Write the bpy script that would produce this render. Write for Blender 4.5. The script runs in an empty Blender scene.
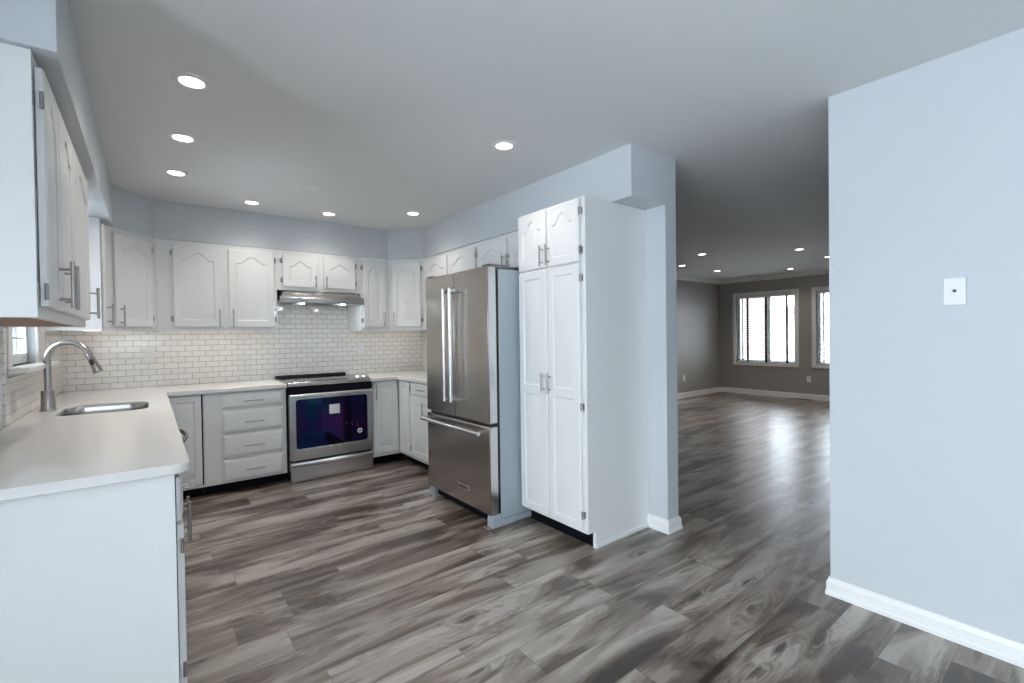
import bpy, bmesh, math, random
from mathutils import Vector, Matrix
random.seed(7)
PI = math.pi
SC = bpy.context.scene
COL = SC.collection

# ------------------------------------------------------------------ camera
YAW, PITCH, ROLL, CAM_H, F_PX = 0.6591, 0.0137, -0.0134, 1.2944, 469.3
fw = Vector((math.sin(YAW) * math.cos(PITCH), math.cos(YAW) * math.cos(PITCH), -math.sin(PITCH)))
rt = Vector((math.cos(YAW), -math.sin(YAW), 0))
up = rt.cross(fw)
rt2 = rt * math.cos(ROLL) + up * math.sin(ROLL)
up2 = up * math.cos(ROLL) - rt * math.sin(ROLL)
cam_data = bpy.data.cameras.new('camera')
cam_data.sensor_width = 36.0
cam_data.sensor_fit = 'HORIZONTAL'
cam_data.lens = 36.0 * F_PX / 1024.0
cam_data.clip_start = 0.02
cam = bpy.data.objects.new('camera', cam_data)
m = Matrix.Identity(4)
for i in range(3):
    m[i][0], m[i][1], m[i][2] = rt2[i], up2[i], -fw[i]
m[2][3] = CAM_H
cam.matrix_world = m
COL.objects.link(cam)
SC.camera = cam

# ------------------------------------------------------------------ world and exposure
world = bpy.data.worlds.new('overcast_sky')
SC.world = world
world.use_nodes = True
wn = world.node_tree
bgn = wn.nodes['Background']
bgn.inputs['Color'].default_value = (0.85, 0.915, 1.0, 1)
# overcast sky: three times brighter overhead than at the horizon
_tc = wn.nodes.new('ShaderNodeTexCoord')
_sp = wn.nodes.new('ShaderNodeSeparateXYZ')
wn.links.new(_tc.outputs['Generated'], _sp.inputs[0])
_mr = wn.nodes.new('ShaderNodeMapRange')
_mr.inputs['From Min'].default_value = 0.0
_mr.inputs['From Max'].default_value = 1.0
_mr.inputs['To Min'].default_value = 3.9
_mr.inputs['To Max'].default_value = 11.2
wn.links.new(_sp.outputs['Z'], _mr.inputs['Value'])
wn.links.new(_mr.outputs['Result'], bgn.inputs['Strength'])
SC.view_settings.view_transform = 'Standard'
SC.view_settings.look = 'None'
SC.view_settings.exposure = 1.06
SC.view_settings.gamma = 1.0
SC.view_settings.use_curve_mapping = False
DOWNLIGHT = 9.0           # radiance of the recessed diffusers
DOWNLIGHT_W = 9.0        # power of the beam of each kitchen lamp
DOWNLIGHT_LR_W = 14.0     # and of each living room lamp


def portal(loc, rot, sx, sy):
    """A light portal in a window opening: gives no light of its own, it only guides sampling of the sky."""
    l = bpy.data.lights.new('sky_portal', 'AREA')
    l.shape = 'RECTANGLE'
    l.size, l.size_y = sx, sy
    l.cycles.is_portal = True
    o = bpy.data.objects.new('sky_portal', l)
    o.location = loc
    o.rotation_euler = rot
    COL.objects.link(o)


# ------------------------------------------------------------------ materials
def new_mat(name):
    mt = bpy.data.materials.new(name)
    mt.use_nodes = True
    nt = mt.node_tree
    return mt, nt, nt.nodes['Principled BSDF']


def plain(name, col, rough=0.5, metal=0.0, coat=0.0, bump=0.0, bscale=200.0, spec=0.5, emit=None, estr=0.0):
    mt, nt, b = new_mat(name)
    b.inputs['Base Color'].default_value = (*col, 1)
    b.inputs['Roughness'].default_value = rough
    b.inputs['Metallic'].default_value = metal
    b.inputs['Specular IOR Level'].default_value = spec
    b.inputs['Coat Weight'].default_value = coat
    if emit:
        b.inputs['Emission Color'].default_value = (*emit, 1)
        b.inputs['Emission Strength'].default_value = estr
    # a little uneven tone and grain so no surface is perfectly uniform
    tc = nt.nodes.new('ShaderNodeTexCoord')
    nz = nt.nodes.new('ShaderNodeTexNoise')
    nz.inputs['Scale'].default_value = bscale
    nz.inputs['Detail'].default_value = 3
    nt.links.new(tc.outputs['Object'], nz.inputs['Vector'])
    if bump > 0:
        bp = nt.nodes.new('ShaderNodeBump')
        bp.inputs['Strength'].default_value = bump
        bp.inputs['Distance'].default_value = 0.002
        nt.links.new(nz.outputs['Fac'], bp.inputs['Height'])
        nt.links.new(bp.outputs['Normal'], b.inputs['Normal'])
    return mt


def brushed(name, col, rough, axis):
    """Stainless steel with fine brushing along one object axis."""
    mt, nt, b = new_mat(name)
    b.inputs['Base Color'].default_value = (*col, 1)
    b.inputs['Metallic'].default_value = 1.0
    tc = nt.nodes.new('ShaderNodeTexCoord')
    mp = nt.nodes.new('ShaderNodeMapping')
    sc = [600, 600, 600]
    sc[axis] = 4
    mp.inputs['Scale'].default_value = sc
    nz = nt.nodes.new('ShaderNodeTexNoise')
    nz.inputs['Scale'].default_value = 1.0
    nz.inputs['Detail'].default_value = 2
    nt.links.new(tc.outputs['Object'], mp.inputs['Vector'])
    nt.links.new(mp.outputs['Vector'], nz.inputs['Vector'])
    mr = nt.nodes.new('ShaderNodeMapRange')
    mr.inputs['To Min'].default_value = rough - 0.02
    mr.inputs['To Max'].default_value = rough + 0.04
    nt.links.new(nz.outputs['Fac'], mr.inputs['Value'])
    nt.links.new(mr.outputs['Result'], b.inputs['Roughness'])
    bp = nt.nodes.new('ShaderNodeBump')
    bp.inputs['Strength'].default_value = 0.008
    bp.inputs['Distance'].default_value = 0.001
    nt.links.new(nz.outputs['Fac'], bp.inputs['Height'])
    nt.links.new(bp.outputs['Normal'], b.inputs['Normal'])
    return mt


def math_node(nt, op, a, b=None, c=None):
    n = nt.nodes.new('ShaderNodeMath')
    n.operation = op
    for i, v in enumerate((a, b, c)):
        if v is None:
            continue
        if isinstance(v, (int, float)):
            n.inputs[i].default_value = v
        else:
            nt.links.new(v, n.inputs[i])
    return n.outputs[0]


def combine(nt, x, y, z):
    n = nt.nodes.new('ShaderNodeCombineXYZ')
    for i, v in enumerate((x, y, z)):
        if isinstance(v, (int, float)):
            n.inputs[i].default_value = v
        else:
            nt.links.new(v, n.inputs[i])
    return n.outputs[0]


def mix_col(nt, fac, a, b, mode='MIX'):
    n = nt.nodes.new('ShaderNodeMix')
    n.data_type = 'RGBA'
    n.blend_type = mode
    for sock, v in ((n.inputs[0], fac), (n.inputs[6], a), (n.inputs[7], b)):
        if isinstance(v, (int, float)):
            sock.default_value = v
        elif isinstance(v, tuple):
            sock.default_value = (*v, 1)
        else:
            nt.links.new(v, sock)
    return n.outputs[2]


def ramp(nt, fac, stops):
    n = nt.nodes.new('ShaderNodeValToRGB')
    e = n.color_ramp.elements
    e[0].position, e[0].color = stops[0][0], (*stops[0][1], 1)
    e[1].position, e[1].color = stops[1][0], (*stops[1][1], 1)
    for p, c in stops[2:]:
        k = e.new(p)
        k.color = (*c, 1)
    nt.links.new(fac, n.inputs['Fac'])
    return n.outputs['Color']


def floor_material():
    """Grey-brown laminate planks running along X, 187 mm wide, with grain and knots."""
    mt, nt, b = new_mat('laminate_planks')
    W, L = 0.187, 1.25
    tc = nt.nodes.new('ShaderNodeTexCoord')
    sp = nt.nodes.new('ShaderNodeSeparateXYZ')
    nt.links.new(tc.outputs['Object'], sp.inputs[0])
    u, v = sp.outputs['X'], sp.outputs['Y']
    vr = math_node(nt, 'DIVIDE', math_node(nt, 'SUBTRACT', v, 0.018), W)
    row = math_node(nt, 'FLOOR', vr)
    wr = nt.nodes.new('ShaderNodeTexWhiteNoise')
    wr.noise_dimensions = '1D'
    nt.links.new(row, wr.inputs['W'])
    ur = math_node(nt, 'ADD', math_node(nt, 'DIVIDE', u, L), math_node(nt, 'MULTIPLY', wr.outputs['Value'], 7.0))
    colm = math_node(nt, 'FLOOR', ur)
    wi = nt.nodes.new('ShaderNodeTexWhiteNoise')
    wi.noise_dimensions = '3D'
    nt.links.new(combine(nt, row, colm, 3.7), wi.inputs['Vector'])
    pid = wi.outputs['Value']
    # grain space, offset per plank
    gx = math_node(nt, 'ADD', u, math_node(nt, 'MULTIPLY', pid, 37.0))
    gy = math_node(nt, 'ADD', v, math_node(nt, 'MULTIPLY', pid, 11.0))

    def noise(sx, sy, detail, dist=0.0, seed=0.0, rough=0.55):
        n = nt.nodes.new('ShaderNodeTexNoise')
        n.inputs['Scale'].default_value = 1.0
        n.inputs['Detail'].default_value = detail
        n.inputs['Distortion'].default_value = dist
        n.inputs['Roughness'].default_value = rough
        nt.links.new(combine(nt, math_node(nt, 'MULTIPLY', gx, sx), math_node(nt, 'MULTIPLY', gy, sy), seed), n.inputs['Vector'])
        return n.outputs['Fac']
    broad = noise(1.2, 6.5, 4, 0.9, 1.0, 0.5)
    streak = noise(1.6, 30.0, 5, 0.5, 4.0, 0.62)
    fine = noise(7.0, 210.0, 3, 0.2, 9.0)
    # knots: sparse elongated cells that pull the grain round them
    vo = nt.nodes.new('ShaderNodeTexVoronoi')
    vo.voronoi_dimensions = '2D'
    vo.inputs['Scale'].default_value = 1.0
    nt.links.new(combine(nt, math_node(nt, 'MULTIPLY', gx, 1.9), math_node(nt, 'MULTIPLY', gy, 5.4), 0.0), vo.inputs['Vector'])
    wk = nt.nodes.new('ShaderNodeTexWhiteNoise')
    nt.links.new(vo.outputs['Position'], wk.inputs['Vector'])
    has = math_node(nt, 'GREATER_THAN', wk.outputs['Value'], 0.58)
    wrp = math_node(nt, 'ADD', vo.outputs['Distance'], math_node(nt, 'MULTIPLY', math_node(nt, 'SUBTRACT', streak, 0.5), 0.42))

    def mrange(val, a, b_, c=0.0, d=1.0):
        n = nt.nodes.new('ShaderNodeMapRange')
        n.interpolation_type = 'SMOOTHSTEP'
        n.inputs['From Min'].default_value = a
        n.inputs['From Max'].default_value = b_
        n.inputs['To Min'].default_value = c
        n.inputs['To Max'].default_value = d
        nt.links.new(val, n.inputs['Value'])
        return n.outputs['Result']
    core = math_node(nt, 'MULTIPLY', mrange(wrp, 0.11, 0.02), has)
    halo = math_node(nt, 'MULTIPLY', mrange(wrp, 0.55, 0.10), has)
    # ring figure round the knots and along the plank
    fig = math_node(nt, 'SINE', math_node(nt, 'ADD', math_node(nt, 'MULTIPLY', broad, 62.0), math_node(nt, 'MULTIPLY', math_node(nt, 'MULTIPLY', halo, wrp), 62.0)))
    t = math_node(nt, 'ADD', math_node(nt, 'MULTIPLY', math_node(nt, 'SUBTRACT', broad, 0.5), 1.35), math_node(nt, 'ADD', math_node(nt, 'MULTIPLY', streak, 0.20), 0.56))
    t = math_node(nt, 'ADD', t, math_node(nt, 'MULTIPLY', fig, math_node(nt, 'ADD', 0.022, math_node(nt, 'MULTIPLY', halo, 0.05))))
    t = math_node(nt, 'ADD', t, math_node(nt, 'MULTIPLY', fine, 0.10))
    t = math_node(nt, 'ADD', t, math_node(nt, 'MULTIPLY', math_node(nt, 'SUBTRACT', pid, 0.5), 0.11))
    t = math_node(nt, 'SUBTRACT', t, math_node(nt, 'MULTIPLY', halo, 0.06))
    base = ramp(nt, t, [(0.43, (0.028, 0.018, 0.0125)), (0.58, (0.100, 0.071, 0.053)), (0.72, (0.235, 0.194, 0.162)), (0.92, (0.43, 0.39, 0.35))])
    # dark wispy streak marks
    dkm = mrange(noise(1.5, 13.0, 4, 1.6, 21.0, 0.6), 0.585, 0.71)
    wisp = mrange(noise(3.2, 46.0, 4, 1.0, 33.0, 0.6), 0.60, 0.72)
    dark = math_node(nt, 'MAXIMUM', math_node(nt, 'MULTIPLY', dkm, 0.62), math_node(nt, 'MULTIPLY', core, 0.85))
    dark = math_node(nt, 'MAXIMUM', dark, math_node(nt, 'MULTIPLY', wisp, 0.45))
    c1 = mix_col(nt, dark, base, (0.042, 0.034, 0.029))
    # plank joints
    fv = math_node(nt, 'FRACT', vr)
    fu = math_node(nt, 'FRACT', ur)
    ev = math_node(nt, 'MINIMUM', fv, math_node(nt, 'SUBTRACT', 1.0, fv))
    eu = math_node(nt, 'MINIMUM', fu, math_node(nt, 'SUBTRACT', 1.0, fu))
    jv = math_node(nt, 'LESS_THAN', ev, 0.0012 / W)
    ju = math_node(nt, 'LESS_THAN', eu, 0.0012 / L)
    j = math_node(nt, 'MAXIMUM', jv, ju)
    c2 = mix_col(nt, math_node(nt, 'MULTIPLY', j, 0.6), c1, (0.03, 0.025, 0.02))
    nt.links.new(c2, b.inputs['Base Color'])
    rg = math_node(nt, 'ADD', 0.26, math_node(nt, 'MULTIPLY', streak, 0.14))
    nt.links.new(rg, b.inputs['Roughness'])
    b.inputs['Specular IOR Level'].default_value = 0.5
    b.inputs['Coat Weight'].default_value = 0.45
    b.inputs['Coat Roughness'].default_value = 0.33
    bp = nt.nodes.new('ShaderNodeBump')
    bp.inputs['Strength'].default_value = 0.10
    bp.inputs['Distance'].default_value = 0.002
    nt.links.new(math_node(nt, 'SUBTRACT', math_node(nt, 'MULTIPLY', streak, 0.4), math_node(nt, 'MULTIPLY', j, 0.8)), bp.inputs['Height'])
    nt.links.new(bp.outputs['Normal'], b.inputs['Normal'])
    return mt


def tile_material(name, horizontal, tile, grout):
    """Small white subway tiles 104 x 51 mm in running bond."""
    mt, nt, b = new_mat(name)
    tc = nt.nodes.new('ShaderNodeTexCoord')
    sp = nt.nodes.new('ShaderNodeSeparateXYZ')
    nt.links.new(tc.outputs['Object'], sp.inputs[0])
    vec = combine(nt, sp.outputs[horizontal], math_node(nt, 'SUBTRACT', sp.outputs['Z'], 0.888), 0.0)
    br = nt.nodes.new('ShaderNodeTexBrick')
    br.offset = 0.5
    br.inputs['Scale'].default_value = 1.0
    br.inputs['Brick Width'].default_value = 0.104
    br.inputs['Row Height'].default_value = 0.0502
    br.inputs['Mortar Size'].default_value = 0.0016
    br.inputs['Mortar Smooth'].default_value = 0.15
    br.inputs['Bias'].default_value = -0.2
    br.inputs['Color1'].default_value = (*tile, 1)
    br.inputs['Color2'].default_value = (tile[0] * .94, tile[1] * .94, tile[2] * .94, 1)
    br.inputs['Mortar'].default_value = (*grout, 1)
    nt.links.new(vec, br.inputs['Vector'])
    nt.links.new(br.outputs['Color'], b.inputs['Base Color'])
    nt.links.new(math_node(nt, 'ADD', 0.12, math_node(nt, 'MULTIPLY', br.outputs['Fac'], 0.6)), b.inputs['Roughness'])
    bp = nt.nodes.new('ShaderNodeBump')
    bp.invert = True
    bp.inputs['Strength'].default_value = 0.5
    bp.inputs['Distance'].default_value = 0.002
    nt.links.new(br.outputs['Fac'], bp.inputs['Height'])
    nt.links.new(bp.outputs['Normal'], b.inputs['Normal'])
    return mt


def house_brick():
    mt, nt, b = new_mat('house_brick')
    tc = nt.nodes.new('ShaderNodeTexCoord')
    sp = nt.nodes.new('ShaderNodeSeparateXYZ')
    nt.links.new(tc.outputs['Object'], sp.inputs[0])
    br = nt.nodes.new('ShaderNodeTexBrick')
    br.inputs['Scale'].default_value = 1.0
    br.inputs['Brick Width'].default_value = 0.22
    br.inputs['Row Height'].default_value = 0.075
    br.inputs['Mortar Size'].default_value = 0.006
    br.inputs['Color1'].default_value = (0.17, 0.115, 0.10, 1)
    br.inputs['Color2'].default_value = (0.14, 0.095, 0.085, 1)
    br.inputs['Mortar'].default_value = (0.19, 0.165, 0.155, 1)
    nt.links.new(combine(nt, sp.outputs['Y'], sp.outputs['Z'], 0.0), br.inputs['Vector'])
    nt.links.new(br.outputs['Color'], b.inputs['Base Color'])
    b.inputs['Roughness'].default_value = 0.9
    return mt


def glass_material():
    mt = bpy.data.materials.new('window_glass')
    mt.use_nodes = True
    nt = mt.node_tree
    nt.nodes.clear()
    out = nt.nodes.new('ShaderNodeOutputMaterial')
    mx = nt.nodes.new('ShaderNodeMixShader')
    tr = nt.nodes.new('ShaderNodeBsdfTransparent')
    tr.inputs['Color'].default_value = (0.95, 0.97, 0.97, 1)
    gl = nt.nodes.new('ShaderNodeBsdfGlossy')
    gl.inputs['Roughness'].default_value = 0.02
    fr = nt.nodes.new('ShaderNodeFresnel')
    fr.inputs['IOR'].default_value = 1.45
    nt.links.new(fr.outputs[0], mx.inputs[0])
    nt.links.new(tr.outputs[0], mx.inputs[1])
    nt.links.new(gl.outputs[0], mx.inputs[2])
    nt.links.new(mx.outputs[0], out.inputs['Surface'])
    return mt


def oven_glass_material():
    """Black oven window with a faint iridescent blue-violet coating."""
    mt, nt, b = new_mat('oven_glass')
    b.inputs['Base Color'].default_value = (0.003, 0.003, 0.005, 1)
    b.inputs['Roughness'].default_value = 0.04
    b.inputs['Specular IOR Level'].default_value = 0.12
    b.inputs['Specular Tint'].default_value = (0.55, 0.8, 1.0, 1)
    tc = nt.nodes.new('ShaderNodeTexCoord')
    nz = nt.nodes.new('ShaderNodeTexNoise')
    nz.inputs['Scale'].default_value = 3.2
    nt.links.new(tc.outputs['Object'], nz.inputs['Vector'])
    mr = nt.nodes.new('ShaderNodeMapRange')
    mr.inputs['From Min'].default_value = 0.3
    mr.inputs['From Max'].default_value = 0.7
    mr.inputs['To Min'].default_value = 296
    mr.inputs['To Max'].default_value = 340
    nt.links.new(nz.outputs['Fac'], mr.inputs['Value'])
    nt.links.new(mr.outputs['Result'], b.inputs['Thin Film Thickness'])
    b.inputs['Thin Film IOR'].default_value = 1.8
    blk = nt.nodes.new('ShaderNodeBsdfPrincipled')
    blk.inputs['Base Color'].default_value = (0.003, 0.003, 0.004, 1)
    blk.inputs['Roughness'].default_value = 0.06
    blk.inputs['Specular IOR Level'].default_value = 0.15
    ms = nt.nodes.new('ShaderNodeMixShader')
    ms.inputs[0].default_value = 0.62
    nt.links.new(b.outputs[0], ms.inputs[1])
    nt.links.new(blk.outputs[0], ms.inputs[2])
    nt.links.new(ms.outputs[0], nt.nodes['Material Output'].inputs['Surface'])
    return mt


M = dict(
    wall=plain('blue_grey_wall_paint', (0.57, 0.60, 0.63), 0.55, bump=0.05, bscale=350),
    ceiling=plain('ceiling_paint', (0.74, 0.745, 0.74), 0.8, bump=0.08, bscale=250),
    taupe=plain('taupe_wall_paint', (0.36, 0.34, 0.315), 0.5, bump=0.05, bscale=350),
    trim=plain('white_trim_paint', (0.82, 0.82, 0.81), 0.35),
    cab=plain('white_cabinet_paint', (0.78, 0.785, 0.78), 0.32, bump=0.06, bscale=120),
    toe=plain('black_toe_kick', (0.005, 0.006, 0.009), 0.45, spec=0.1),
    wood=plain('raw_wood_underside', (0.34, 0.17, 0.07), 0.55, bump=0.1, bscale=60),
    quartz=plain('warm_white_quartz', (0.80, 0.785, 0.765), 0.22, spec=0.5),
    steel_v=brushed('brushed_steel_vertical', (0.46, 0.43, 0.405), 0.25, 2),
    steel_h=brushed('brushed_steel_horizontal', (0.50, 0.49, 0.48), 0.24, 0),
    steel_edge=plain('bright_steel_edge', (0.72, 0.72, 0.73), 0.22, 1.0),
    steel_dark=plain('dark_steel', (0.22, 0.22, 0.23), 0.3, 1.0),
    nickel=plain('brushed_nickel', (0.42, 0.40, 0.385), 0.28, 1.0),
    hinge=plain('hinge_metal', (0.36, 0.35, 0.34), 0.35, 1.0),
    fridge_side=plain('grey_painted_fridge_side', (0.36, 0.42, 0.47), 0.4, bump=0.1, bscale=500),
    black=plain('black_plastic', (0.008, 0.008, 0.009), 0.3),
    black_glass=plain('black_glass', (0.006, 0.006, 0.007), 0.06, spec=0.7),
    oven_glass=oven_glass_material(),
    paper=plain('white_paper', (0.75, 0.76, 0.76), 0.7),
    plate=plain('white_plastic', (0.80, 0.80, 0.80), 0.35),
    tile_x=tile_material('subway_tile_back', 'X', (0.86, 0.84, 0.80), (0.30, 0.255, 0.215)),
    tile_y=tile_material('subway_tile_side', 'Y', (0.86, 0.84, 0.80), (0.30, 0.255, 0.215)),
    lamp=plain('lamp_diffuser', (0.9, 0.9, 0.9), 0.5, emit=(1.0, 0.93, 0.83), estr=DOWNLIGHT),
    lamp_lr=plain('lamp_diffuser_living', (0.9, 0.9, 0.9), 0.5, emit=(1.0, 0.9, 0.78), estr=DOWNLIGHT),
    lamp_hood=plain('hood_lamp', (0.9, 0.9, 0.9), 0.5, emit=(0.86, 0.94, 1.0), estr=110),
    fill_bar=plain('added_fill_glow', (0.9, 0.9, 0.9), 0.5, emit=(1.0, 0.94, 0.86), estr=4.5),  # glow of the added bars that brighten the backsplash
    floor=floor_material(),
    glass=glass_material(),
    blind=plain('white_blind_slat', (0.80, 0.79, 0.77), 0.4),
    tape=plain('dark_ladder_tape', (0.025, 0.024, 0.02), 0.8),
    vinyl=plain('window_vinyl', (0.72, 0.76, 0.78), 0.35),
    vent_dark=plain('dark_register', (0.03, 0.028, 0.026), 0.5),
    concrete=plain('patio_concrete', (0.60, 0.62, 0.65), 0.9, bump=0.3, bscale=30),
    brick=house_brick(),
    siding=plain('pale_siding', (0.70, 0.73, 0.77), 0.8),
    roof=plain('grey_shingles', (0.22, 0.23, 0.25), 0.9, bump=0.4, bscale=40),
    chrome=plain('chrome', (0.75, 0.76, 0.77), 0.08, 1.0),
)


# ------------------------------------------------------------------ mesh helpers
class MB:
    """Collects shapes in one bmesh, then links them as one mesh object."""

    def __init__(self):
        self.bm = bmesh.new()

    def _take(self, tmp, mat=0):
        for f in tmp.faces:
            f.material_index = mat
        me = bpy.data.meshes.new('tmp')
        tmp.to_mesh(me)
        tmp.free()
        self.bm.from_mesh(me)
        bpy.data.meshes.remove(me)
        return self

    def box(self, x0, x1, y0, y1, z0, z1, bev=0.0, mat=0, seg=1):
        t = bmesh.new()
        bmesh.ops.create_cube(t, size=1.0)
        for v in t.verts:
            v.co = Vector((x0 + (v.co.x + .5) * (x1 - x0), y0 + (v.co.y + .5) * (y1 - y0), z0 + (v.co.z + .5) * (z1 - z0)))
        if bev > 0:
            bmesh.ops.bevel(t, geom=t.edges[:], offset=bev, segments=seg, profile=0.5, affect='EDGES')
        return self._take(t, mat)

    def prism(self, poly, z0, z1, bev=0.0, mat=0, axis='z'):
        """Extrude a plan polygon from z0 to z1 (axis 'x': the polygon is (y, z) and the extrusion runs along x)."""
        t = bmesh.new()
        if axis == 'z':
            vs = [t.verts.new((p[0], p[1], z0)) for p in poly]
            d = Vector((0, 0, z1 - z0))
        elif axis == 'x':
            vs = [t.verts.new((z0, p[0], p[1])) for p in poly]
            d = Vector((z1 - z0, 0, 0))
        else:
            vs = [t.verts.new((p[0], z0, p[1])) for p in poly]
            d = Vector((0, z1 - z0, 0))
        f = t.faces.new(vs)
        r = bmesh.ops.extrude_face_region(t, geom=[f])
        bmesh.ops.translate(t, verts=[e for e in r['geom'] if isinstance(e, bmesh.types.BMVert)], vec=d)
        bmesh.ops.recalc_face_normals(t, faces=t.faces[:])
        if bev > 0:
            bmesh.ops.bevel(t, geom=t.edges[:], offset=bev, segments=1, profile=0.5, affect='EDGES')
        return self._take(t, mat)

    def slab(self, outer, holes, z0, z1, mat=0, bev=0.0):
        """A slab with holes: outline loops filled, then extruded."""
        t = bmesh.new()
        es = []
        for lp in [outer] + holes:
            vs = [t.verts.new((p[0], p[1], z1)) for p in lp]
            es += [t.edges.new((vs[i], vs[(i + 1) % len(vs)])) for i in range(len(vs))]
        r = bmesh.ops.triangle_fill(t, use_beauty=True, use_dissolve=False, edges=es)
        fs = [g for g in r['geom'] if isinstance(g, bmesh.types.BMFace)]
        r = bmesh.ops.extrude_face_region(t, geom=fs)
        bmesh.ops.translate(t, verts=[e for e in r['geom'] if isinstance(e, bmesh.types.BMVert)], vec=(0, 0, z0 - z1))
        bmesh.ops.recalc_face_normals(t, faces=t.faces[:])
        if bev > 0:
            ed = [e for e in t.edges if len(e.link_faces) == 2 and e.calc_face_angle(0) > 1.2]
            bmesh.ops.bevel(t, geom=ed, offset=bev, segments=1, profile=0.5, affect='EDGES')
        return self._take(t, mat)

    def tube(self, pts, r, seg=16, mat=0, caps=True):
        """A round tube through points; r may be one radius or one per point."""
        t = bmesh.new()
        pts = [Vector(p) for p in pts]
        rs = r if isinstance(r, (list, tuple)) else [r] * len(pts)
        rings = []
        ref = None
        for i, p in enumerate(pts):
            if i == 0:
                d = pts[1] - p
            elif i == len(pts) - 1:
                d = p - pts[i - 1]
            else:
                d = (pts[i + 1] - p).normalized() + (p - pts[i - 1]).normalized()
            d.normalize()
            if ref is None:
                ref = d.orthogonal().normalized()
            else:
                ref = (ref - d * ref.dot(d)).normalized()
            o = d.cross(ref)
            rings.append([t.verts.new(p + (ref * math.cos(2 * PI * k / seg) + o * math.sin(2 * PI * k / seg)) * rs[i]) for k in range(seg)])
        for a, b in zip(rings, rings[1:]):
            for k in range(seg):
                t.faces.new((a[k], a[(k + 1) % seg], b[(k + 1) % seg], b[k]))
        if caps:
            t.faces.new(rings[0][::-1])
            t.faces.new(rings[-1])
        bmesh.ops.recalc_face_normals(t, faces=t.faces[:])
        return self._take(t, mat)

    def lathe(self, prof, c=(0, 0, 0), seg=32, mat=0, rot=None):
        """Turn (radius, height) pairs about the z axis through c; rot is an optional 3x3 rotation."""
        t = bmesh.new()
        rings = []
        for r, h in prof:
            if r < 1e-6:
                rings.append([t.verts.new((0, 0, h))])
            else:
                rings.append([t.verts.new((r * math.cos(2 * PI * k / seg), r * math.sin(2 * PI * k / seg), h)) for k in range(seg)])
        for a, b in zip(rings, rings[1:]):
            for k in range(seg):
                k2 = (k + 1) % seg
                if len(a) == 1 and len(b) == 1:
                    continue
                if len(a) == 1:
                    t.faces.new((a[0], b[k], b[k2]))
                elif len(b) == 1:
                    t.faces.new((a[k], a[k2], b[0]))
                else:
                    t.faces.new((a[k], a[k2], b[k2], b[k]))
        bmesh.ops.recalc_face_normals(t, faces=t.faces[:])
        if rot is not None:
            for v in t.verts:
                v.co = rot @ v.co
        for v in t.verts:
            v.co += Vector(c)
        return self._take(t, mat)

    def build(self, name, mats, parent=None, loc=None, smooth=28):
        me = bpy.data.meshes.new(name)
        self.bm.to_mesh(me)
        self.bm.free()
        for mt in (mats if isinstance(mats, (list, tuple)) else [mats]):
            me.materials.append(mt)
        for p in me.polygons:
            p.use_smooth = True
        me.set_sharp_from_angle(angle=math.radians(smooth))
        o = bpy.data.objects.new(name, me)
        COL.objects.link(o)
        if parent:
            o.parent = parent
        if loc:
            o.location = loc
        return o


def tag(o, label, cat, group=None, kind=None):
    o['label'] = label
    o['category'] = cat
    if group:
        o['group'] = group
    if kind:
        o['kind'] = kind
    return o


def thing(name, label, cat, loc=(0, 0, 0), rz=0.0, group=None):
    o = bpy.data.objects.new(name, None)
    o.empty_display_size = 0.1
    o.location = loc
    o.rotation_euler = (0, 0, rz)
    COL.objects.link(o)
    return tag(o, label, cat, group)


def struct(o):
    o['kind'] = 'structure'
    return o


# ------------------------------------------------------------------ room dimensions
ZC, ZS = 2.426, 2.115                      # ceiling, underside of the soffits
XW, YB, XR = -0.558, 5.165, 2.632          # kitchen left, back and right wall faces
XP2, YPIL = 2.750, 1.777                   # far face and end of the partition wall
YRW = 0.862                                # end of the near right wall
XL, YL = 9.857, 5.309                      # living room window wall and side wall
YN, YNL = -2.6, -1.6                       # room behind the camera
XNK, YNK = -1.70, 1.905                    # breakfast nook: its glazed left wall and the return beside the counter

# ------------------------------------------------------------------ floor and ceiling
struct(MB().box(XNK - .14, XL + .14, YN - .14, YL + .14, -.06, 0).build('floor', M['floor']))
struct(MB().box(XNK - .14, XL + .14, YN - .14, YL + .14, ZC, ZC + .1).build('ceiling', M['ceiling']))


def wall_boxes(mb, along, lo, hi, t0, t1, holes, z1=ZC):
    """Boxes of one wall with rectangular holes (a0, a1, z0, z1); along is 'x' or 'y'."""
    cuts = sorted({lo, hi, *[h[0] for h in holes], *[h[1] for h in holes]})
    for a, b in zip(cuts, cuts[1:]):
        zs = [(0, z1)]
        for h in holes:
            if h[0] <= a + 1e-6 and h[1] >= b - 1e-6:
                zs = [(0, h[2]), (h[3], z1)]
        for z0_, z1_ in zs:
            if z1_ - z0_ < 1e-4:
                continue
            if along == 'y':
                mb.box(t0, t1, a, b, z0_, z1_)
            else:
                mb.box(a, b, t0, t1, z0_, z1_)
    return mb


SINKWIN = (3.40, 4.11, 1.165, 2.05)
PATIO = (-2.30, 1.25, 0.03, 2.20)
FILL_WIN = (-1.15, 0.25, 0.95, 2.10)  # added opening, lets extra daylight in from behind the camera
WIN_A = (3.805, 4.955, 0.665, 2.045)
WIN_B = (2.30, 3.45, 0.665, 2.045)
struct(wall_boxes(MB(), 'y', YNK, YL + .14, XW - .14, XW, [SINKWIN]).build('wall_left', M['wall']))
struct(wall_boxes(MB(), 'y', YN - .14, YNK + .14, XNK - .14, XNK, [PATIO]).build('wall_nook_left', M['wall']))
struct(MB().box(XNK, XW - .14, YNK, YNK + .14, 0, ZC).build('wall_nook_return', M['wall']))
struct(MB().box(XW, XR, YB, YL + .14, 0, ZC).build('wall_back', M['wall']))
struct(wall_boxes(MB(), 'x', XNK, XR - .004, YN - .14, YN, [FILL_WIN]).build('wall_front', M['wall']))
mb = MB().box(XR, XP2, YPIL, YL, 0, ZC)
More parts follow.
